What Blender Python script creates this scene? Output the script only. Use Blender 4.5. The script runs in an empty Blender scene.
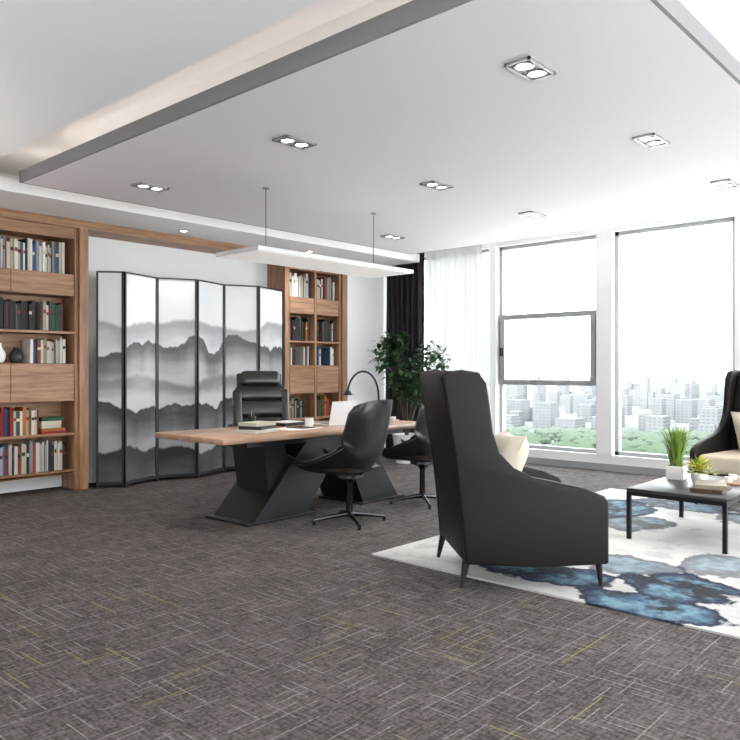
import bpy, bmesh, math, random
from mathutils import Matrix, Vector, Euler
random.seed(7)
S=bpy.context.scene
try:
    S.view_settings.view_transform='Standard'
    S.view_settings.look='None'
    S.view_settings.exposure=.24
except Exception: pass

# ------------------------------------------------ materials
def mat(name,col,rough=.5,metal=0,emit=None,es=0,spec=None,coat=0):
    m=bpy.data.materials.new(name); m.use_nodes=True
    b=m.node_tree.nodes['Principled BSDF']
    b.inputs['Base Color'].default_value=(*col,1)
    b.inputs['Roughness'].default_value=rough
    b.inputs['Metallic'].default_value=metal
    if spec is not None: b.inputs['Specular IOR Level'].default_value=spec
    if coat: b.inputs['Coat Weight'].default_value=coat
    if emit:
        b.inputs['Emission Color'].default_value=(*emit,1); b.inputs['Emission Strength'].default_value=es
    return m
class NT:
    def __init__(s,m): s.t=m.node_tree; s.n=s.t.nodes; s.l=s.t.links
    def new(s,ty,**k):
        n=s.n.new(ty)
        for a,b in k.items(): setattr(n,a,b)
        return n
    def put(s,sock,v):
        if isinstance(v,bpy.types.NodeSocket): s.l.new(v,sock)
        elif v is not None: sock.default_value=v
    def math(s,op,a,b=None,c=None,clamp=False):
        n=s.new('ShaderNodeMath',operation=op,use_clamp=clamp)
        s.put(n.inputs[0],a)
        if b is not None: s.put(n.inputs[1],b)
        if c is not None: s.put(n.inputs[2],c)
        return n.outputs[0]
    def mix(s,f,a,b):
        n=s.new('ShaderNodeMix',data_type='RGBA')
        s.put(n.inputs[0],f)
        s.put(n.inputs[6],a if isinstance(a,bpy.types.NodeSocket) else (*a,1))
        s.put(n.inputs[7],b if isinstance(b,bpy.types.NodeSocket) else (*b,1))
        return n.outputs[2]
    def obj(s):
        return s.new('ShaderNodeTexCoord').outputs['Object']
    def sep(s,v):
        n=s.new('ShaderNodeSeparateXYZ'); s.put(n.inputs[0],v); return n.outputs
    def comb(s,x=0.0,y=0.0,z=0.0):
        n=s.new('ShaderNodeCombineXYZ'); s.put(n.inputs[0],x); s.put(n.inputs[1],y); s.put(n.inputs[2],z); return n.outputs[0]
    def noise(s,v,scale,detail=3,rough=.5):
        n=s.new('ShaderNodeTexNoise'); s.put(n.inputs['Vector'],v)
        n.inputs['Scale'].default_value=scale; n.inputs['Detail'].default_value=detail; n.inputs['Roughness'].default_value=rough
        return n.outputs['Fac']
    def white(s,v):
        n=s.new('ShaderNodeTexWhiteNoise',noise_dimensions='3D'); s.put(n.inputs['Vector'],v); return n.outputs['Value']
    def step(s,v,a,b):
        n=s.new('ShaderNodeMapRange',interpolation_type='SMOOTHSTEP'); s.put(n.inputs[0],v)
        n.inputs[1].default_value=a;n.inputs[2].default_value=b
        return n.outputs[0]
    def bsdf(s): return s.n['Principled BSDF']
    def color(s,c): s.l.new(c,s.bsdf().inputs['Base Color'])
    def bump(s,h,st=.2,d=.01):
        n=s.new('ShaderNodeBump'); n.inputs['Strength'].default_value=st; n.inputs['Distance'].default_value=d
        s.put(n.inputs['Height'],h); s.l.new(n.outputs[0],s.bsdf().inputs['Normal'])

M_white=mat('wall_paint',(.84,.84,.84),.9)
M_ceil=mat('ceiling_paint',(.92,.91,.92),.9)
M_panel=mat('ceiling_panel_paint',(.85,.81,.84),.85)
M_edge=mat('ceiling_edge',(.26,.25,.26),.7)
M_black=mat('black_lacquer',(.012,.012,.014),.35)
M_blackmetal=mat('black_metal',(.015,.015,.017),.35,.6)
M_leather=mat('black_leather',(.010,.010,.011),.28,coat=.2)
M_fabric=mat('dark_leather_upholstery',(.009,.007,.0065),.55,spec=.25)
M_brown=mat('brown_leather',(.030,.023,.020),.4)
M_cream=mat('cream_fabric',(.50,.43,.34),.9)
M_pillow=mat('pillow_fabric',(.58,.52,.43),.9)
M_chrome=mat('chrome',(.6,.6,.62),.2,1)
M_dkchrome=mat('dark_chrome',(.10,.10,.11),.25,1)
M_lamp=mat('lamp_lens',(1,1,1),.5,emit=(1,.95,.88),es=14)
M_cove=mat('cove_led',(1,1,1),.5,emit=(1,.91,.78),es=4.5)
M_pend=mat('pendant_diffuser',(.9,.9,.9),.5,emit=(1,.98,.95),es=.25)
M_alu=mat('window_frame',(.36,.37,.38),.4,.1)
M_pot=mat('ceramic_white',(.8,.8,.78),.3)
M_steel=mat('fixture_frame',(.42,.40,.39),.35,.6)
M_leaf=mat('leaf',(.035,.11,.03),.45)
M_leaf2=mat('leaf_dark',(.015,.055,.018),.45)
M_grass=mat('grass_leaf',(.20,.30,.04),.5)
M_flower=mat('yellow_flower',(.50,.48,.06),.6)
M_bark=mat('bark',(.08,.05,.03),.8)
M_paper=mat('paper',(.8,.79,.76),.8)
M_laptop=mat('laptop_shell',(.75,.76,.78),.3,.3)
M_pbody=mat('pendant_body',(.66,.66,.67),.4,.1)

# wood
def wood(name,c1,c2,axis='Z',rough=.45):
    m=mat(name,c1,rough); t=NT(m); o=t.sep(t.obj())
    if axis=='Z': v=t.comb(t.math('MULTIPLY',o[0],14.),t.math('MULTIPLY',o[1],14.),t.math('MULTIPLY',o[2],1.2))
    else: v=t.comb(t.math('MULTIPLY',o[0],1.2),t.math('MULTIPLY',o[1],14.),t.math('MULTIPLY',o[2],14.))
    f=t.noise(v,1.6,6,.65); f=t.step(f,.32,.68)
    t.color(t.mix(f,c1,c2)); return m
M_wood=wood('walnut_wood',(.23,.11,.055),(.41,.225,.125),'X')
M_woodz=wood('walnut_wood_vertical',(.23,.11,.055),(.41,.225,.125),'Z')
M_desk=wood('desk_wood',(.30,.18,.115),(.43,.275,.19),'X',.35)

# carpet
def carpet():
    m=mat('carpet',(.1,.09,.09),.95,spec=.1); t=NT(m); o=t.sep(t.obj())
    fine=t.noise(t.obj(),60,3); big=t.noise(t.obj(),2.5,5,.6)
    weave=t.noise(t.comb(t.math('MULTIPLY',o[0],8.),t.math('MULTIPLY',o[1],70.),0.),1,3)
    weave2=t.noise(t.comb(t.math('MULTIPLY',o[0],70.),t.math('MULTIPLY',o[1],8.),0.),1,3)
    w=t.math('ADD',weave,weave2)
    f=t.math('ADD',t.math('MULTIPLY',w,.5),t.math('MULTIPLY',t.math('SUBTRACT',fine,.5),.6))
    f=t.step(t.math('ADD',f,t.math('MULTIPLY',t.math('SUBTRACT',big,.5),.25)),.3,.72)
    col=t.mix(f,(.043,.037,.036),(.130,.116,.112))
    def dashes(a,b,N,L,thr,seed,wd):
        row=t.math('FLOOR',t.math('MULTIPLY',b,N)); fr=t.math('FRACT',t.math('MULTIPLY',b,N))
        off=t.white(t.comb(row,seed,3.3))
        cell=t.math('FLOOR',t.math('ADD',t.math('MULTIPLY',a,L),t.math('MULTIPLY',off,7.)))
        r=t.white(t.comb(row,cell,seed))
        return t.math('MULTIPLY',t.math('LESS_THAN',fr,wd),t.math('GREATER_THAN',r,thr))
    d1=dashes(o[0],o[1],20.,6.,.76,1.1,.12); d2=dashes(o[1],o[0],20.,6.,.76,7.7,.12)
    d=t.math('MULTIPLY',t.math('MAXIMUM',d1,d2),t.math('MULTIPLY_ADD',fine,.75,.0),clamp=True)
    col=t.mix(d,col,(.35,.335,.325))
    y1=dashes(o[0],o[1],7.,4.,.94,21.,.04); y2=dashes(o[1],o[0],7.,4.,.94,33.,.04)
    col=t.mix(t.math('MULTIPLY',t.math('MAXIMUM',y1,y2),.55),col,(.30,.28,.06))
    t.color(col); t.bump(fine,.3,.004); return m
M_carpet=carpet()

# rug
def rugmat():
    m=mat('rug_ink_pattern',(.7,.7,.7),.95,spec=.1); t=NT(m); ob=t.obj(); o=t.sep(ob)
    n1=t.noise(ob,1.1,6,.6); n2=t.noise(ob,3.2,6,.62); n3=t.noise(ob,45,2); n4=t.noise(ob,9,5,.6)
    col=t.mix(t.step(n1,.35,.65),(.42,.415,.405),(.58,.57,.55))
    col=t.mix(t.math('MULTIPLY',t.step(n2,.52,.66),.5),col,(.27,.275,.29))
    B=[(4.22,2.30,.24,.44,1),(4.02,1.58,.22,.40,1),(4.47,1.58,.32,.34,1),(4.75,2.05,.24,.36,.75),(5.1,2.75,.40,.28,.5),
       (6.6,2.95,.50,.34,.95),(5.9,3.05,.34,.25,.6),(7.2,2.5,.3,.5,.85),(5.6,1.2,.4,.3,.8),(6.9,1.7,.3,.4,.7),(4.2,.7,.3,.3,1),(5.0,.4,.4,.3,1),(6.4,.5,.4,.4,1),(5.15,1.5,.34,.28,.7),(6.1,2.5,.32,.28,.8),(5.0,3.2,.35,.15,.5)]
    for (x,y,rx,ry,k) in B:
        dx=t.math('DIVIDE',t.math('SUBTRACT',o[0],x),rx); dy=t.math('DIVIDE',t.math('SUBTRACT',o[1],y),ry)
        d=t.math('SQRT',t.math('ADD',t.math('MULTIPLY',dx,dx),t.math('MULTIPLY',dy,dy)))
        d=t.math('ADD',d,t.math('MULTIPLY',t.math('SUBTRACT',n2,.5),1.6))
        mask=t.math('MULTIPLY',t.math('SUBTRACT',1.,t.step(d,.93,1.04)),float(k))
        inner=t.mix(t.step(n4,.36,.62),(.020,.066,.118),(.13,.23,.29))
        inner=t.mix(t.step(d,.5,.9),inner,(.004,.010,.036))
        inner=t.mix(t.step(n2,.47,.60),inner,(.006,.008,.016))
        col=t.mix(mask,col,inner)
    col=t.mix(t.math('MULTIPLY',n3,.12),col,(.4,.4,.4))
    t.color(col); t.bump(n3,.4,.004); return m
M_rug=rugmat()

# screen painting
def inkmat():
    m=mat('ink_mountain_painting',(.8,.8,.8),.5); t=NT(m); o=t.sep(t.obj())
    fog=t.noise(t.obj(),1.5,3); mist=t.noise(t.comb(t.math('MULTIPLY',o[0],1.2),0.,t.math('MULTIPLY',o[2],4.)),1.,4)
    col=t.mix(fog,(.66,.66,.67),(.82,.82,.83))
    for (h,a,sc,dk,fg,fade,soft,seed) in [(1.88,.30,1.3,.34,.64,.35,.05,3.),(1.62,.60,1.6,.08,.50,.50,.02,11.),(1.22,.30,1.5,.22,.56,.30,.06,19.),(.88,.62,1.3,.025,.30,.50,.02,27.),(.40,.35,1.8,.010,.08,.4,.03,35.)]:
        ns=t.noise(t.comb(t.math('MULTIPLY',o[0],sc),seed,0.),1.,5,.48)
        hh=t.math('ADD',t.math('MULTIPLY',t.math('SUBTRACT',ns,.5),a*1.9),h)
        dd=t.math('SUBTRACT',hh,o[2])
        mask=t.step(dd,-.005,soft)
        g=t.step(t.math('ADD',dd,t.math('MULTIPLY',t.math('SUBTRACT',mist,.5),.5)),0.02,fade)
        lc=t.mix(g,(dk,dk,dk*1.05),(fg,fg,fg*1.03))
        col=t.mix(mask,col,lc)
    t.color(col); return m
M_ink=inkmat()

# books with vertex colours
M_book=mat('book_covers',(.5,.5,.5),.6)
_t=NT(M_book); _a=_t.new('ShaderNodeAttribute',attribute_name='Col'); _t.color(_a.outputs['Color'])

# glass & sheer
def glassmat():
    m=bpy.data.materials.new('window_glass'); m.use_nodes=True; t=NT(m); t.n.clear()
    out=t.new('ShaderNodeOutputMaterial'); mx=t.new('ShaderNodeMixShader'); a=t.new('ShaderNodeBsdfTransparent'); b=t.new('ShaderNodeBsdfGlossy')
    a.inputs[0].default_value=(.96,.98,.98,1); b.inputs['Roughness'].default_value=.02; mx.inputs[0].default_value=.04
    t.l.new(a.outputs[0],mx.inputs[1]); t.l.new(b.outputs[0],mx.inputs[2]); t.l.new(mx.outputs[0],out.inputs[0]); return m
M_glass=glassmat()
def sheermat():
    m=bpy.data.materials.new('sheer_fabric'); m.use_nodes=True; t=NT(m); t.n.clear()
    out=t.new('ShaderNodeOutputMaterial'); m1=t.new('ShaderNodeMixShader'); m2=t.new('ShaderNodeMixShader')
    tr=t.new('ShaderNodeBsdfTransparent'); tl=t.new('ShaderNodeBsdfTranslucent'); d=t.new('ShaderNodeBsdfDiffuse')
    tl.inputs[0].default_value=(.24,.24,.245,1); d.inputs[0].default_value=(.8,.8,.8,1)
    m1.inputs[0].default_value=.5; m2.inputs[0].default_value=.03
    t.l.new(tl.outputs[0],m1.inputs[1]); t.l.new(d.outputs[0],m1.inputs[2])
    t.l.new(m1.outputs[0],m2.inputs[1]); t.l.new(tr.outputs[0],m2.inputs[2]); t.l.new(m2.outputs[0],out.inputs[0]); return m
M_sheer=sheermat()
M_drape=mat('dark_drape',(.035,.033,.035),.9,spec=.1)

# ------------------------------------------------ mesh builder
class MB:
    def __init__(s): s.b=bmesh.new(); s.m=[]
    def mi(s,m):
        if m not in s.m: s.m.append(m)
        return s.m.index(m)
    def merge(s,tb,m,smooth=False,mtx=None,col=None):
        if mtx is not None: tb.transform(mtx)
        i=s.mi(m); mp={}
        for v in tb.verts: mp[v]=s.b.verts.new(v.co)
        lay=None
        if col is not None: lay=s.b.loops.layers.color.get('Col') or s.b.loops.layers.color.new('Col')
        for f in tb.faces:
            try: nf=s.b.faces.new([mp[v] for v in f.verts])
            except ValueError: continue
            nf.material_index=i; nf.smooth=smooth
            if lay:
                for l in nf.loops: l[lay]=(*col,1)
        tb.free()
    def box(s,x0,x1,y0,y1,z0,z1,m,bev=0,seg=2,mtx=None,col=None):
        tb=bmesh.new(); bmesh.ops.create_cube(tb,size=1)
        tb.transform(Matrix.Translation(((x0+x1)/2,(y0+y1)/2,(z0+z1)/2))@Matrix.Diagonal((abs(x1-x0),abs(y1-y0),abs(z1-z0),1)))
        if bev: bmesh.ops.bevel(tb,geom=tb.edges[:],offset=bev,segments=seg,profile=.6,affect='EDGES')
        s.merge(tb,m,bool(bev) and seg>2,mtx,col)
    def rbox(s,c,size,m,r=.03,rot=(0,0,0),seg=4):
        mtx=Matrix.Translation(c)@Euler(rot).to_matrix().to_4x4()
        a,b,d=size[0]/2,size[1]/2,size[2]/2
        s.box(-a,a,-b,b,-d,d,m,min(r,min(a,b,d)*.98),seg,mtx)
    def pillow(s,c,size,m,rot=(0,0,0)):
        a,b,h=size[0]/2,size[1]/2,size[2]/2
        g=bmesh.new()
        def P(u,v,sg):
            e=(max(0,1-u**4)*max(0,1-v**4))**.5
            sh=1-.08*(1-abs(u))*(abs(v)**3); sw=1-.08*(1-abs(v))*(abs(u)**3)
            return Vector((a*u*sw,b*v*sh,sg*h*e))
        N=12
        for sg in (1,-1):
            vs=[[g.verts.new(P(-1+2*i/N,-1+2*j/N,sg)) for j in range(N+1)] for i in range(N+1)]
            for i in range(N):
                for j in range(N):
                    q=[vs[i][j],vs[i+1][j],vs[i+1][j+1],vs[i][j+1]]
                    g.faces.new(q if sg>0 else q[::-1])
        bmesh.ops.remove_doubles(g,verts=g.verts[:],dist=1e-4)
        s.merge(g,m,True,Matrix.Translation(c)@Euler(rot).to_matrix().to_4x4())
    def prism(s,pts,y0,y1,m,plane='xz',bev=0,mtx=None,smooth=False):
        tb=bmesh.new()
        def V(p,h):
            if plane=='xz': return (p[0],h,p[1])
            if plane=='yz': return (h,p[0],p[1])
            return (p[0],p[1],h)
        a=[tb.verts.new(V(p,y0)) for p in pts]; b=[tb.verts.new(V(p,y1)) for p in pts]
        n=len(pts); tb.faces.new(a); tb.faces.new(b[::-1])
        for i in range(n): tb.faces.new([a[i],b[i],b[(i+1)%n],a[(i+1)%n]])
        bmesh.ops.recalc_face_normals(tb,faces=tb.faces[:])
        if bev:
            es=[e for e in tb.edges if len(e.link_faces)==2 and e.calc_face_angle(0)>.9]
            bmesh.ops.bevel(tb,geom=es,offset=bev,segments=3,profile=.5,affect='EDGES')
        s.merge(tb,m,smooth,mtx)
    def lathe(s,pr,m,c=(0,0,0),seg=24,smooth=True):
        tb=bmesh.new(); rings=[]
        for r,z in pr:
            rings.append([tb.verts.new((c[0]+r*math.cos(2*math.pi*k/seg),c[1]+r*math.sin(2*math.pi*k/seg),c[2]+z)) for k in range(seg)] if r>1e-5 else [tb.verts.new((c[0],c[1],c[2]+z))])
        for A,B in zip(rings,rings[1:]):
            for k in range(seg):
                k2=(k+1)%seg
                if len(A)==1 and len(B)==1: continue
                if len(A)==1: tb.faces.new([A[0],B[k],B[k2]])
                elif len(B)==1: tb.faces.new([A[k],B[0],A[k2]])
                else: tb.faces.new([A[k],B[k],B[k2],A[k2]])
        bmesh.ops.recalc_face_normals(tb,faces=tb.faces[:])
        s.merge(tb,m,smooth)
    def tube(s,pts,rad,m,seg=10,cap=True):
        pts=[Vector(p) for p in pts]
        if not isinstance(rad,(list,tuple)): rad=[rad]*len(pts)
        tb=bmesh.new(); rings=[]; up=None
        for i,p in enumerate(pts):
            d=(pts[min(i+1,len(pts)-1)]-pts[max(i-1,0)]).normalized()
            if up is None: up=d.orthogonal().normalized()
            up=(up-d*up.dot(d)).normalized(); w=d.cross(up)
            rings.append([tb.verts.new(p+(up*math.cos(2*math.pi*k/seg)+w*math.sin(2*math.pi*k/seg))*rad[i]) for k in range(seg)])
        for A,B in zip(rings,rings[1:]):
            for k in range(seg): tb.faces.new([A[k],A[(k+1)%seg],B[(k+1)%seg],B[k]])
        if cap: tb.faces.new(rings[0][::-1]); tb.faces.new(rings[-1])
        s.merge(tb,m,True)
    def grid(s,fn,nu,nv,m,th=0.,mtx=None):
        tb=bmesh.new()
        vs=[[tb.verts.new(fn(i/nu,j/nv)) for j in range(nv+1)] for i in range(nu+1)]
        for i in range(nu):
            for j in range(nv): tb.faces.new([vs[i][j],vs[i+1][j],vs[i+1][j+1],vs[i][j+1]])
        if th:
            bmesh.ops.recalc_face_normals(tb,faces=tb.faces[:])
            bmesh.ops.solidify(tb,geom=tb.faces[:],thickness=th)
        s.merge(tb,m,True,mtx)
    def leaf(s,p,d,L,W,m,up=Vector((0,0,1))):
        d=Vector(d).normalized(); w=d.cross(up)
        if w.length<1e-3: w=Vector((1,0,0))
        w.normalize(); n=w.cross(d)
        p=Vector(p); i=s.mi(m)
        v=[s.b.verts.new(q) for q in (p,p+d*L*.4+w*W/2+n*L*.04,p+d*L-n*L*.1,p+d*L*.4-w*W/2+n*L*.04,p+d*L*.45)]
        for q in ((0,1,4),(1,2,4),(2,3,4),(3,0,4)):
            f=s.b.faces.new([v[k] for k in q]); f.material_index=i
    def done(s,name,loc=(0,0,0),rz=0,sharp=True):
        me=bpy.data.meshes.new(name); s.b.to_mesh(me); s.b.free()
        for m in s.m: me.materials.append(m)
        o=bpy.data.objects.new(name,me); S.collection.objects.link(o)
        o.location=loc; o.rotation_euler=(0,0,rz)
        if sharp:
            try: me.set_sharp_from_angle(angle=math.radians(50))
            except Exception: pass
        return o

# ------------------------------------------------ room shell
XW,XE,YS,YN=-2.6,9.1,-3.6,7.75
ZC=3.38
b=MB(); b.box(XW-.2,XE+.3,YS-.3,8.3,-.15,0,M_carpet); b.done('floor')
b=MB(); b.box(XW-.2,XE+.3,YS-.3,8.3,ZC,ZC+.15,M_ceil); b.done('ceiling')
b=MB(); b.box(XW-.2,XE+.3,8.1,8.3,0,ZC,M_white); b.box(7.98,XE,7.75,8.1,0,ZC,M_white); b.done('wall_north')
b=MB(); b.box(XW-.2,XW,YS,8.1,0,ZC,M_white); b.done('wall_west')
b=MB(); b.box(XE,XE+.25,YS,8.1,0,.20,M_white); b.box(XE,XE+.25,YS,8.1,3.08,ZC,M_white)
pill=[(5.81,5.93),(4.07,4.28),(2.40,2.60),(.72,.92),(-.96,-.76),(-2.64,-2.44),(7.5,8.1)]
for y0,y1 in pill: b.box(XE-.02,XE+.25,y0,y1,.20,3.08,M_white)
b.done('wall_east')
edges=[(5.93,7.5),(4.28,5.81),(2.60,4.07),(.92,2.40),(-.76,.72),(-2.44,-.96),(-3.6,-2.64)]
for k,(y0,y1) in enumerate(edges):
    b=MB(); x0,x1=XE+.08,XE+.16; f=.05
    b.box(x0,x1,y0,y1,.20,.20+f,M_alu); b.box(x0,x1,y0,y1,3.08-f,3.08,M_alu)
    b.box(x0,x1,y0,y0+f,.2,3.08,M_alu); b.box(x0,x1,y1-f,y1,.2,3.08,M_alu)
    if k==1:
        b.box(x0-.03,x1,y0,y1,2.02,2.09,M_alu); b.box(x0-.03,x1,y0,y1,1.09,1.16,M_alu)
        b.box(x0-.05,x1,y1-.11,y1-.04,1.16,2.02,M_alu); b.box(x0-.05,x1,y0+.04,y0+.11,1.16,2.02,M_alu)
        b.box(x0-.09,x0-.05,y1-.09,y1-.06,1.5,1.62,M_blackmetal)
    b.box(XE+.12,XE+.125,y0+f,y1-f,.25,3.03,M_glass)
    b.done('window_%d'%(k+1))
# south wall; its unseen windows are added to light the room
b=MB(); b.box(XW-.2,XE+.3,YS-.25,YS,0,.20,M_white); b.box(XW-.2,XE+.3,YS-.25,YS,3.08,ZC,M_white)
xs=[XW-.2,-1.0,.7,2.4,4.1,5.8,7.5,XE+.3]
for x in xs: b.box(max(XW-.2,x-.1),min(XE+.3,x+.1),YS-.25,YS+.02,.2,3.08,M_white)
b.done('wall_south')
n=8
for k,(x0,x1) in enumerate(zip(xs,xs[1:])):
    b=MB(); x0+=.1; x1-=.1; f=.05; y0,y1=YS-.16,YS-.08
    b.box(x0,x1,y0,y1,.2,.25,M_alu); b.box(x0,x1,y0,y1,3.03,3.08,M_alu); b.box(x0,x0+f,y0,y1,.2,3.08,M_alu); b.box(x1-f,x1,y0,y1,.2,3.08,M_alu)
    b.box(x0+f,x1-f,YS-.125,YS-.12,.25,3.03,M_glass); b.done('window_%d'%n); n+=1
b=MB(); b.box(XE-.02,XE,YS,7.0,0,.09,M_alu); b.done('baseboard_east')
b=MB(); b.box(7.98,8.7,7.735,7.75,0,.09,M_alu); b.done('baseboard_north')

# perimeter soffit (north + west) with a hidden LED strip added to brighten the ceiling
b=MB(); b.box(XW,XE-.35,6.98,8.1,2.93,3.02,M_ceil); b.box(2.25,XE-.35,6.95,6.98,2.93,3.05,M_ceil)
b.box(2.4,XE-.5,7.06,7.09,3.021,3.04,M_cove)
b.box(XW,2.25,YS+.02,6.98,2.93,3.02,M_ceil); b.box(2.25,2.28,YS+.02,6.95,2.93,3.05,M_ceil)
b.done('ceiling_soffit')
# floating ceiling panel
px0,px1,py0,py1=2.64,7.92,1.23,6.45
b=MB(); b.box(px0+.02,px1-.02,py0+.02,py1-.02,2.90,2.98,M_panel)
e=.02
b.box(px0,px0+e,py0,py1,2.90,3.0,M_edge); b.box(px1-e,px1,py0,py1,2.90,3.0,M_edge)
b.box(px0,px1,py0,py0+e,2.90,3.0,M_edge); b.box(px0,px1,py1-e,py1,2.90,3.0,M_edge)
b.box(px0+.45,px1-.45,py0+.45,py1-.45,2.98,ZC,M_ceil)
c=.16
b.box(px0+c,px0+c+.03,py0+c,py1-c,2.982,3.0,M_cove); b.box(px1-c-.03,px1-c,py0+c,py1-c,2.982,3.0,M_cove)
b.box(px0+c,px1-c,py0+c,py0+c+.03,2.982,3.0,M_cove); b.box(px0+c,px1-c,py1-c-.03,py1-c,2.982,3.0,M_cove)
b.done('ceiling_panel')

def spot(name,loc,power,ang=110,col=(1,.95,.89),up=False,r=.06):
    l=bpy.data.lights.new(name,'SPOT'); l.energy=power; l.color=col; l.spot_size=math.radians(ang); l.spot_blend=.8; l.shadow_soft_size=r
    o=bpy.data.objects.new(name,l); o.location=loc; S.collection.objects.link(o)
    if up: o.rotation_euler=(math.pi,0,0)
    return o

def downlight(x,y,z,p=50):
    b=MB(); a,d=.14,.075
    b.box(-a,a,-d,-d+.014,-.014,0,M_steel); b.box(-a,a,d-.014,d,-.014,0,M_steel)
    b.box(-a,-a+.014,-d,d,-.014,0,M_steel); b.box(a-.014,a,-d,d,-.014,0,M_steel)
    b.box(-a+.014,a-.014,-d+.014,d-.014,-.004,0,M_steel)
    for sx in (-.065,.065):
        b.lathe([(.054,-.004),(.054,-.012),(.044,-.014),(.042,-.006)],M_chrome,(sx,0,0))
        b.lathe([(.042,-.007),(0,-.007)],M_lamp,(sx,0,0))
    b.done('recessed_downlight',(x,y,z))
    spot('downlight_beam',(x,y,z-.03),p)
for X in (3.46,5.10,6.72):
    for Y in (2.0,3.86,5.74):
        if (X,Y)==(5.10,5.74): continue
        downlight(X,Y,2.90)
for X in (2.1,4.9,6.9): 
    b=MB(); b.lathe([(.06,0),(.06,-.012),(.045,-.014),(.043,-.006)],M_steel); b.lathe([(.043,-.007),(0,-.007)],M_lamp)
    b.done('round_downlight',(X,7.4,2.93)); spot('round_downlight_beam',(X,7.4,2.9),34,120)
for X,Y in ((.6,.3),(.6,-1.6)): downlight(X,Y,2.93,55)  # unseen downlights, added as extra room light
for X,Y in ((3.5,-1.2),(6.2,-1.2)): downlight(X,Y,ZC,55)  # more downlights added out of view for extra light
# unseen uplighters on stands, added to brighten the ceiling
for X,Y in ((-.9,2.3),(.2,6.1),(2.7,-1.1)):
    b=MB(); b.lathe([(0,0),(.14,0),(.14,.02),(.02,.03),(.013,.05),(.013,1.58),(.05,1.60),(.17,1.70),(.165,1.705),(.04,1.61),(0,1.61)],M_dkchrome)
    b.done('torchere_floor_lamp',(X,Y,0)); spot('torchere_beam',(X,Y,1.68),240,165,(1,.97,.93),True,.1)

# ------------------------------------------------ wooden portal + bookshelves
b=MB(); b.box(.2,7.98,7.72,8.1,2.84,2.93,M_wood); b.box(3.80,3.90,7.72,8.1,0,2.84,M_woodz); b.box(7.88,7.98,7.72,8.1,0,2.84,M_woodz); b.box(.2,.3,7.72,8.1,0,2.84,M_woodz)
b.box(6.74,6.82,7.72,8.1,0,2.84,M_woodz)
b.done('trim_1')

BW=[(.72,.70,.66),(.80,.79,.76),(.66,.62,.54),(.78,.76,.70),(.6,.6,.62),(.80,.79,.76),(.5,.22,.12),(.20,.32,.45)]
BD=[(.03,.03,.035),(.05,.04,.04),(.10,.09,.09),(.02,.02,.03),(.15,.12,.1),(.3,.08,.06)]
BC=[(.50,.05,.03),(.07,.18,.42),(.08,.28,.15),(.6,.58,.52),(.75,.72,.66),(.60,.35,.08),(.2,.2,.22),(.7,.68,.62),(.12,.10,.10)]
ROWS=[(.22,.60,'w'),(.62,.96,'c'),(1.37,1.68,'m'),(1.72,2.09,'d'),(2.34,2.72,'w')]
def fill_books(b,x0,x1,z,H,pal,yf=7.80,full=1.0,stack=False):
    x=x0+.01; lim=x0+(x1-x0)*full
    while x<lim-.05:
        w=random.uniform(.018,.040); h=H*random.uniform(.70,.90); d=random.uniform(.17,.22)
        c=random.choice(pal); k=random.uniform(.8,1.1); c=tuple(min(1,q*k) for q in c)
        y=yf+random.uniform(0,.03)
        b.box(x,x+w-.002,y,y+d,z+.001,z+h,M_book,col=c)
        if random.random()<.5: b.box(x+.002,x+w-.004,y-.0012,y,z+h*.6,z+h*.72,M_book,col=tuple(random.choice([(.8,.75,.6),(.1,.1,.12),(.5,.1,.08)])))
        x+=w
        if random.random()<.02: x+=random.uniform(.03,.05)
    if stack:
        zz=z+.001
        for k in range(5):
            w=random.uniform(.2,.26); h=random.uniform(.025,.04)
            if x+w>x1: break
            b.box(x+.02,x+.02+w,yf,yf+.2,zz,zz+h,M_book,col=random.choice(pal)); zz+=h+.001
def bookcase(name,xs):
    b=MB(); x0,x1=xs[0],xs[-1]; y0,y1=7.76,8.09
    b.box(x0,x1,y1-.02,y1,.14,2.84,M_wood)
    for x in xs: b.box(x-.018,x+.018,y0,y1-.02,.0,2.84,M_woodz)
    for z0,z1 in ((.18,.215),(.595,.62),(1.69,1.715),(2.72,2.84),(.17,.2)):
        b.box(x0,x1,y0+.005,y1-.02,z0,z1,M_wood)
    for z0,z1 in ((2.10,2.335),(.965,1.365)):
        b.box(x0,x1,y0+.012,y1-.02,z0,z1,M_wood)
        for a,c in zip(xs,xs[1:]):
            mid=(a+c)/2
            if c-a>.9:
                b.box(a+.03,mid-.004,y0,y0+.012,z0+.01,z1-.01,M_wood); b.box(mid+.004,c-.03,y0,y0+.012,z0+.01,z1-.01,M_wood)
            else: b.box(a+.03,c-.03,y0,y0+.012,z0+.01,z1-.01,M_wood)
    case=b.done(name)
    k=MB(); 
    for a,c in zip(xs,xs[1:]):
        A,C=a+.03,c-.03; W=C-A
        for (z,zt,ty) in ROWS:
            H=zt-z
            if ty=='w': fill_books(k,A,C,z,H,BW+[(.05,.05,.05)],full=.97)
            if ty=='c': fill_books(k,A,C,z,H,BC,full=.76,stack=True)
            if ty=='m': fill_books(k,A,A+W*.38,z,H,BW+BD,full=1); fill_books(k,A+W*.66,C,z,H,BW,full=.96)
            if ty=='d': fill_books(k,A,A+W*.78,z,H,BD+[(.3,.28,.25)],full=.95); fill_books(k,A+W*.76,C,z,H,BD+BC,full=.97,stack=False)
    k.done('shelf_books',sharp=False)
bookcase('bookcase',[.32,1.1,2.40,3.78])
bookcase('bookcase',[6.84,7.36,7.86])

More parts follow.
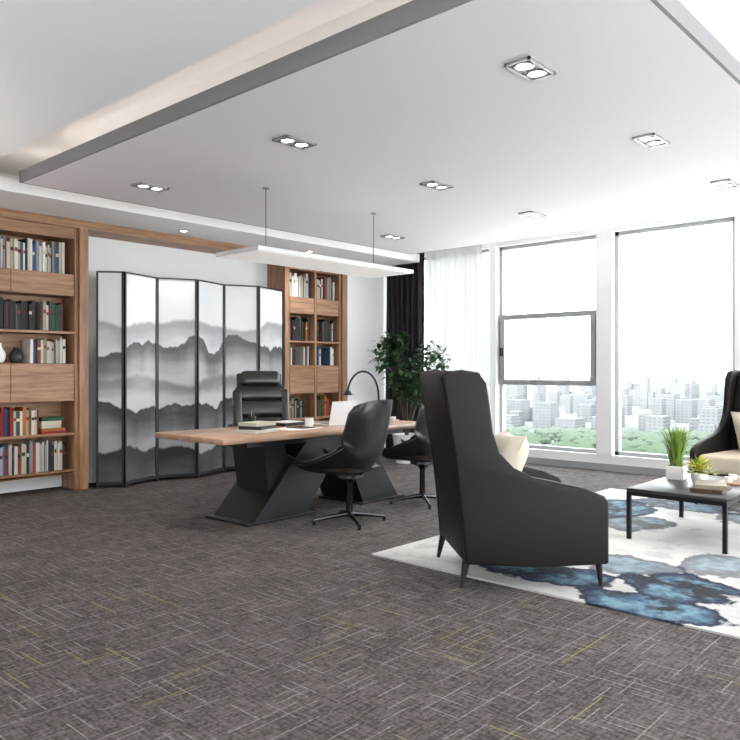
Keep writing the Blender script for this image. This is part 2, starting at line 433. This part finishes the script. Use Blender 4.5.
b=MB(); b.lathe([(0,0),(.04,0),(.06,.04),(.065,.09),(.03,.15),(.022,.19),(.03,.2),(.02,.2),(0,.19)],M_pot); b.done('vase',(3.03,7.9,1.3775))
b=MB(); b.lathe([(0,0),(.05,0),(.07,.06),(.05,.12),(.03,.14),(.03,.16),(0,.16)],M_black); b.done('vase',(3.2,7.9,1.3775))

# ------------------------------------------------ folding screen
E=[(3.97,7.69),(4.20,7.50),(4.72,7.69),(5.15,7.50),(5.68,7.69),(6.09,7.50),(6.67,7.69)]
b=MB()
for (xa,ya),(xb,yb) in zip(E,E[1:]):
    L=math.hypot(xb-xa,yb-ya); ang=math.atan2(yb-ya,xb-xa)
    mt=Matrix.Translation((xa,ya,0))@Matrix.Rotation(ang,4,'Z')
    f=.025
    b.box(.004,f,-.015,.015,.0,2.39,M_black,mtx=mt); b.box(L-f,L-.004,-.015,.015,0,2.39,M_black,mtx=mt)
    b.box(f,L-f,-.015,.015,2.372,2.39,M_black,mtx=mt); b.box(f,L-f,-.015,.015,.03,.07,M_black,mtx=mt)
    b.box(f,L-f,-.006,.006,.07,2.372,M_ink,mtx=mt)
b.done('folding_screen')

# ------------------------------------------------ desk
DX0,DX1,DY0,DY1=3.43,6.02,4.65,5.62
b=MB()
b.box(DX0,DX1,DY0,DY1,.718,.765,M_desk,.004,1)
b.box(DX0+.35,DX1-.25,DY0+.15,DY1-.15,.66,.718,M_black)
def slab(pts,y0,y1): b.prism(pts,y0,y1,M_black,'xz')
slab([(3.88,0),(4.48,0),(4.98,.66),(4.50,.66)],4.86,5.42)
slab([(4.15,.0),(4.48,.0),(4.28,.66),(4.05,.66)],4.92,5.36)
slab([(5.25,0),(5.78,0),(5.30,.66),(4.95,.66)],4.86,5.42)
b.box(3.82,4.6,4.84,5.44,0,.02,M_black); b.box(5.2,5.85,4.84,5.44,0,.02,M_black)
b.done('executive_desk')

TZ=.766
def books_stack(name,loc,cols,rz=0):
    b=MB(); z=0
    for i,c in enumerate(cols):
        a=.15-.01*i; d=.11-.005*i
        b.box(-a,a,-d,d,z,z+.028,M_book,col=c,mtx=Matrix.Rotation(.12*((i%2)*2-1),4,'Z')); z+=.0285
    return b.done(name,loc,rz,False)
books_stack('book_stack',(4.05,5.0,TZ),[(.75,.74,.7),(.1,.1,.12),(.7,.68,.62)],.3)
b=MB(); b.box(-.2,.2,-.14,.14,0,.006,M_paper); b.box(-.02,.16,-.1,.1,.006,.012,M_black); b.done('document_folder',(4.5,5.0,TZ),.1)
b=MB(); b.box(-.16,.16,-.12,.12,0,.006,M_black); b.box(-.16,.16,-.12,-.114,.006,.03,M_black); b.box(-.16,.16,.114,.12,.006,.03,M_black); b.box(-.16,-.154,-.114,.114,.006,.03,M_black); b.box(-.14,.14,-.105,.105,.007,.035,M_paper); b.done('paper_tray',(4.75,5.42,TZ),.15)
b=MB(); b.lathe([(0,0),(.038,0),(.038,.1),(.034,.1),(.034,.008),(0,.008)],M_black)
for k in range(5):
    a=k*1.3; b.tube([(.012*math.cos(a),.012*math.sin(a),.01),(.03*math.cos(a),.03*math.sin(a),.16)],.0035,[M_chrome,M_black,M_brown][k%3],6)
b.done('pen_holder',(4.35,5.45,TZ))
b=MB(); b.box(-.17,.17,-.12,.12,0,.014,M_laptop,.004,2)
b.box(-.17,.17,-.12,-.112,.012,.235,M_laptop,mtx=Matrix.Translation((0,-.12,.012))@Matrix.Rotation(math.radians(12),4,'X')@Matrix.Translation((0,.12,-.012)))
b.box(-.15,.15,-.09,.03,.014,.016,M_black); b.done('laptop',(5.12,5.15,TZ),0)
b=MB(); b.lathe([(0,0),(.09,0),(.09,.015),(.02,.022),(0,.022)],M_black)
pts=[(0,0,.02)]
for k in range(15):
    a=math.pi*k/14*.92
    pts.append((.0-.20*(1-math.cos(a)),.0,.26+.26*math.sin(a)))
b.tube(pts,.011,M_blackmetal,8); q=pts[-1]; b.lathe([(0,0),(.02,0),(.055,-.05),(.05,-.05),(0,-.02)],M_black,(q[0],q[1],q[2]))
b.done('desk_lamp',(5.85,5.2,TZ),math.radians(-12))
books_stack('book_stack',(5.6,4.9,TZ),[(.6,.5,.4),(.75,.72,.68)],.5)
b=MB(); b.lathe([(0,0),(.035,0),(.042,.08),(.038,.08),(.03,.006),(0,.006)],M_pot); b.tube([(.038,0,.06),(.06,0,.055),(.06,0,.03),(.036,0,.02)],.005,M_pot,6); b.done('coffee_mug',(4.75,5.1,TZ))

# pendant light
b=MB(); L0,L1,Wp=-1.02,1.0,.29
b.box(L0,L1,-Wp,Wp,.0,.035,M_pbody); b.box(L0+.02,L1-.02,-Wp+.02,Wp-.02,-.004,0,M_pend)
for x in (-.70,.71):
    b.tube([(x,0,.035),(x,0,.60)],.004,M_dkchrome,6); b.lathe([(0,.60),(.03,.60),(.03,.61),(0,.61)],M_steel,(x,0,0),12)
b.done('pendant_light',(4.87,5.03,2.288))

# ------------------------------------------------ chairs
def star(b,n,R,zc,m,off=0,cast=False):
    for k in range(n):
        a=off+2*math.pi*k/n; c,s_=math.cos(a),math.sin(a)
        b.tube([(0.02*c,.02*s_,zc),(R*.5*c,R*.5*s_,zc*.8),(R*c,R*s_,.035 if not cast else .075)],[.024,.018,.013],m,8)
        if cast:
            b.lathe([(0,-.028),(.028,-.028),(.03,0),(.028,.028),(0,.028)],M_black,(R*c,R*s_,.032),12)
        else: b.lathe([(0,0),(.015,0),(.015,.035),(0,.035)],m,(R*c,R*s_,0),10)
def visitor(loc,rz):
    b=MB()
    P=[(.42,.45),(.35,.43),(.18,.415),(-.02,.42),(-.16,.45),(-.25,.55),(-.30,.68),(-.335,.82),(-.36,.95),(-.38,1.05)]
    Wd=[.26,.29,.32,.34,.35,.35,.34,.325,.31,.27]
    def ip(arr,t):
        t=t*(len(arr)-1); i=min(int(t),len(arr)-2); f=t-i
        if isinstance(arr[0],tuple): return tuple(arr[i][k]*(1-f)+arr[i+1][k]*f for k in (0,1))
        return arr[i]*(1-f)+arr[i+1]*f
    def shell(off,sc=1.):
        def fn(u,v):
            x,z=ip(P,u); w=ip(Wd,u)*sc; s_=2*v-1; a=abs(s_)
            g=math.exp(-((u-.42)/.2)**2)
            lift=a**2.5*(.04+.17*g)*(1 if u<.75 else max(0,1-(u-.75)*3)+.1)
            fw=a**2.2*.17*min(1,max(0,(u-.4)/.25))
            if u<.12: x-=a**3*.07
            if u>.85: z-=a**4*.06*((u-.85)/.15)
            return Vector((x+fw+off*(.0 if u<.35 else 1),s_*w*(1-.08*a*g),z+lift+off*(1 if u<.5 else 0)))
        return fn
    b.grid(shell(0),26,18,M_leather,.018)
    b.grid(shell(.028,.9),26,18,M_brown,.02)
    b.pillow((.08,0,.465),(.52,.50,.09),M_brown)
    b.lathe([(0,.0),(.030,.0),(.026,.28),(.05,.31),(.12,.34),(.12,.365),(0,.365)],M_dkchrome,(0,0,.05))
    star(b,4,.31,.075,M_dkchrome,math.radians(45))
    return b.done('visitor_chair',loc,rz)
visitor((4.53,4.36,0),math.radians(104))
visitor((5.66,4.46,0),math.radians(96))

def exec_chair(loc,rz):
    b=MB()
    b.rbox((.02,0,.47),(.54,.56,.13),M_leather,.06)
    b.rbox((-.02,0,.43),(.50,.50,.05),M_black,.02)
    tl=math.radians(-12)
    b.rbox((-.27,0,.68),(.12,.50,.24),M_leather,.055,(0,tl,0))
    b.rbox((-.31,0,.87),(.14,.56,.20),M_leather,.065,(0,tl,0))
    b.rbox((-.345,0,1.04),(.14,.56,.18),M_leather,.065,(0,tl,0))
    b.rbox((-.375,0,1.20),(.15,.44,.18),M_leather,.07,(0,tl,0))
    b.rbox((-.36,0,.92),(.06,.50,.70),M_leather,.03,(0,tl,0))
    for s_ in (-1,1):
        b.rbox((-.29,s_*.26,.86),(.13,.09,.46),M_leather,.04,(0,tl,0))
        b.tube([(.16,s_*.30,.45),(.18,s_*.34,.60),(.14,s_*.34,.67),(-.18,s_*.34,.70),(-.30,s_*.31,.72)],[.018]*5,M_chrome,8)
        b.rbox((-.02,s_*.34,.70),(.36,.08,.055),M_leather,.025)
    b.lathe([(0,.09),(.032,.09),(.032,.25),(.022,.26),(.022,.36),(.09,.39),(.09,.42),(0,.42)],M_chrome)
    star(b,5,.33,.13,M_chrome,.3,True)
    return b.done('executive_chair',loc,rz)
exec_chair((5.02,6.04,0),math.radians(-118))

def armchair(loc,rz):
    b=MB(); W=.39
    prof=[(-.42,.15),(-.44,.40),(-.48,.75),(-.53,1.05),(-.565,1.25),(-.54,1.275),(-.44,1.285),(-.34,1.27),(-.295,1.21),(-.275,1.08),(-.255,.92),(-.215,.80),(-.13,.71),(-.02,.655),(.14,.62),(.30,.585),(.42,.535),(.445,.50),(.445,.13),(.0,.12)]
    for s_ in (-1,1):
        b.prism(prof,s_*W-.032,s_*W+.032,M_fabric,'xz',.018)
    bk=[(-.42,.15),(-.44,.40),(-.48,.75),(-.53,1.05),(-.565,1.25),(-.54,1.28),(-.50,1.28),(-.45,1.04),(-.40,.75),(-.36,.40),(-.34,.15)]
    b.prism(bk,-W+.02,W-.02,M_fabric,'xz',.012)
    ib=[(-.35,.42),(-.395,.75),(-.445,1.04),(-.485,1.24),(-.43,1.25),(-.36,1.04),(-.29,.75),(-.25,.44)]
    b.prism(ib,-W+.035,W-.035,M_fabric,'xz',.03)
    b.box(-.36,.43,-W+.02,W-.02,.15,.32,M_fabric,.02,3)
    b.rbox((.06,0,.395),(.76,.69,.17),M_cream,.05)
    b.pillow((-.10,0,.66),(.48,.46,.20),M_pillow,(0,math.radians(-66),0))
    for sx,sy in ((-.40,-1),(-.40,1),(.40,-1),(.40,1)):
        dx=-.035 if sx<0 else .015
        b.tube([(sx,sy*.355,.17),(sx+dx,sy*.365,0)],[.026,.013],M_black,8)
    return b.done('wingback_armchair',loc,rz)
armchair((4.14,2.50,.0155),math.radians(-42.4))
armchair((7.68,2.02,.0155),math.radians(172))

# ------------------------------------------------ rug
b=MB(); b.box(3.83,7.70,-.6,3.47,0,.012,M_rug); b.done('area_rug')

# coffee table
b=MB(); TX0,TX1,TY0,TY1=5.48,6.62,1.62,2.34
b.box(TX0,TX1,TY0,TY1,.375,.40,M_black,.003,1)
for x in (TX0,TX1-.03):
    for y in (TY0,TY1-.03): b.box(x,x+.03,y,y+.03,.013,.375,M_blackmetal)
b.box(TX0+.03,TX1-.03,TY0+.005,TY0+.025,.345,.375,M_blackmetal); b.box(TX0+.03,TX1-.03,TY1-.025,TY1-.005,.345,.375,M_blackmetal)
b.box(TX0+.005,TX0+.025,TY0+.03,TY1-.03,.345,.375,M_blackmetal); b.box(TX1-.025,TX1-.005,TY0+.03,TY1-.03,.345,.375,M_blackmetal)
b.done('coffee_table')
b=MB(); b.box(-.07,.07,-.07,.07,0,.11,M_pot,.008,2); b.box(-.06,.06,-.06,.06,.105,.112,M_bark)
for k in range(130):
    a=random.uniform(0,6.28); r=random.uniform(0,.05); h=random.uniform(.2,.34); l=random.uniform(.02,.16)
    p0=Vector((r*math.cos(a),r*math.sin(a),.11)); d=Vector((math.cos(a),math.sin(a),0)); w=Vector((-d.y,d.x,0))*.008
    pts=[p0,p0+d*l*.25+Vector((0,0,h*.5)),p0+d*l*.6+Vector((0,0,h*.85)),p0+d*l+Vector((0,0,h))]
    i=b.mi(M_grass if k%3 else M_leaf); V=[]
    for j,p in enumerate(pts):
        s_=1-(j/3)*.85; V.append((b.b.verts.new(p-w*s_),b.b.verts.new(p+w*s_)))
    for A,B in zip(V,V[1:]):
        f=b.b.faces.new([A[0],A[1],B[1],B[0]]); f.material_index=i
b.done('potted_grass',(6.20,2.22,.401),.1)
b=MB(); b.lathe([(0,0),(.05,0),(.065,.06),(.06,.085),(.052,.08),(0,.07)],M_pot)
for k in range(220):
    d=Vector((random.gauss(0,1),random.gauss(0,1),abs(random.gauss(0,.9)))).normalized()
    b.leaf(Vector((0,0,.09))+d*random.uniform(.03,.11),d,.045,.03,random.choice([M_flower,M_flower,M_grass]))
b.done('potted_flowers',(6.02,1.98,.401))
b=MB(); b.box(-.16,.16,-.11,.11,0,.012,M_wood,.003,1)
for x,y in ((-.08,.03),(0,-.04),(.08,.03)): b.lathe([(0,.012),(.022,.012),(.034,.055),(.031,.055),(.02,.018),(0,.018)],M_pot,(x,y,0),16)
b.done('tea_tray',(6.3,1.80,.401),.1)
books_stack('book_stack',(5.78,1.82,.401),[(.3,.22,.16),(.5,.46,.40)],.2)

# ------------------------------------------------ plant (ficus)
b=MB(); b.lathe([(0,0),(.15,0),(.20,.38),(.21,.40),(.185,.40),(.18,.36),(0,.36)],M_pot)
b.lathe([(0,.362),(.18,.362)],M_bark)
cl=[((-.16,.24,1.50),(.22,.22,.28)),((.0,.0,1.22),(.30,.30,.26)),((.08,-.38,1.45),(.26,.24,.26)),((-.05,-.15,1.0),(.26,.28,.22)),((-.1,.12,1.70),(.17,.20,.15)),((-.15,-.42,1.15),(.2,.22,.2))]
for c,r in cl:
    b.tube([(0,0,.36),(c[0]*.3,c[1]*.3,c[2]*.55),(c[0]*.8,c[1]*.8,c[2]*.85),c],[.02,.014,.01,.006],M_bark,8)
    for k in range(190):
        d=Vector((random.gauss(0,1),random.gauss(0,1),random.gauss(0,1))).normalized()*random.random()**.4
        p=Vector(c)+Vector((d.x*r[0],d.y*r[1],d.z*r[2]))
        b.leaf(p,Vector((random.gauss(0,1),random.gauss(0,1),random.gauss(-.1,.5))),random.uniform(.09,.15),random.uniform(.05,.07),random.choice([M_leaf,M_leaf2]))
b.done('potted_tree',(8.02,6.60,0))

# ------------------------------------------------ curtains
def curtain(name,y0,y1,x,m,waves,amp,z0=.02,z1=3.14,th=0):
    b=MB(); n=waves*10
    def fn(u,v):
        y=y0+(y1-y0)*u
        return Vector((x+amp*math.sin(u*waves*2*math.pi)*(.8+.2*v)+.01*math.sin(u*37+v*3),y+.008*math.sin(v*5+u*20),z0+(z1-z0)*v))
    b.grid(fn,n,8,m); return b.done(name,sharp=False)
curtain('dark_curtain',6.96,7.70,8.86,M_drape,7,.05)
curtain('sheer_curtain',5.95,6.96,8.92,M_sheer,11,.03)
b=MB(); b.box(8.80,8.98,5.9,7.74,3.14,ZC,M_ceil); b.done('trim_2')

# ------------------------------------------------ outside (aerial haze = paler with distance)
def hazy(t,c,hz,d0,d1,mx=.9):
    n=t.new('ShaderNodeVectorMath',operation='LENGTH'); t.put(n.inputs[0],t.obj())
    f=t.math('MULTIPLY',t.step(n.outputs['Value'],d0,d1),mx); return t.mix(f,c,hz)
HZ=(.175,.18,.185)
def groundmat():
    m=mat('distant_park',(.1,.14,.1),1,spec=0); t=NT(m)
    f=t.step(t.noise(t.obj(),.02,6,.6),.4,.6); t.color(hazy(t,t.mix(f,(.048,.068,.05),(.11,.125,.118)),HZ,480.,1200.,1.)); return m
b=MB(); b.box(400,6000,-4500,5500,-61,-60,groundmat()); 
b.box(9.6,400,-3500,4500,-61,-60,mat('plaza_paving',(.75,.75,.75),.9)); b.box(-500,9.6,-3500,-4,-61,-60,bpy.data.materials['plaza_paving']); b.done('ground')  # pale unseen ground near the building, added to bounce daylight onto the ceiling
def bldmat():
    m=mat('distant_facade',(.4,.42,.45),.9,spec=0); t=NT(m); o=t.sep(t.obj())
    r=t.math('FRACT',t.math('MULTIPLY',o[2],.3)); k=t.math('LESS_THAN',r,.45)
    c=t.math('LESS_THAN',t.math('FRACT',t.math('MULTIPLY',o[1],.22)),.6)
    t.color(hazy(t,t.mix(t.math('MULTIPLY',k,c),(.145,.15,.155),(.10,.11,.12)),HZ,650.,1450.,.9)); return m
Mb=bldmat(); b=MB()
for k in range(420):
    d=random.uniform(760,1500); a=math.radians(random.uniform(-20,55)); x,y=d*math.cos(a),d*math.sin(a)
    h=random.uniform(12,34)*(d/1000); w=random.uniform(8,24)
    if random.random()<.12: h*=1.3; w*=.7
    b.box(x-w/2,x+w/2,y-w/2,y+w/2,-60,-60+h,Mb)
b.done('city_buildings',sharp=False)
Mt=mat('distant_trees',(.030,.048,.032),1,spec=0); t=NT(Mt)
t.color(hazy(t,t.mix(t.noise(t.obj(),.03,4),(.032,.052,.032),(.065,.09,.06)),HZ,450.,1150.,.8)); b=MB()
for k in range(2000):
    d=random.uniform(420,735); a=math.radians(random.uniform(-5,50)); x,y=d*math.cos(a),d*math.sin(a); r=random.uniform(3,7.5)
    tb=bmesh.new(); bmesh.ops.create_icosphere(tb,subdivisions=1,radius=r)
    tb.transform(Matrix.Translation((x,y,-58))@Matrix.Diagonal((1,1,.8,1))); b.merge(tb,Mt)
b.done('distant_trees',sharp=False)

# ------------------------------------------------ world & sun
w=bpy.data.worlds.new('World'); S.world=w; w.use_nodes=True
bg=w.node_tree.nodes['Background']; bg.inputs[0].default_value=(.97,.985,1,1); bg.inputs[1].default_value=8
l=bpy.data.lights.new('sun','SUN'); l.energy=4.0; l.angle=.05; l.color=(1,.97,.92)
o=bpy.data.objects.new('sun',l); S.collection.objects.link(o)
o.rotation_euler=Vector((.8,-.1,-.6)).to_track_quat('-Z','Y').to_euler()

# ------------------------------------------------ camera
cd=bpy.data.cameras.new('camera'); cd.sensor_width=36; cd.lens=36*737/740; cd.clip_end=8000; cd.clip_start=.05
co=bpy.data.objects.new('camera',cd); S.collection.objects.link(co); co.location=(0,0,1.3)
co.rotation_euler=(math.radians(90),0,math.radians(-47.7)); S.camera=co
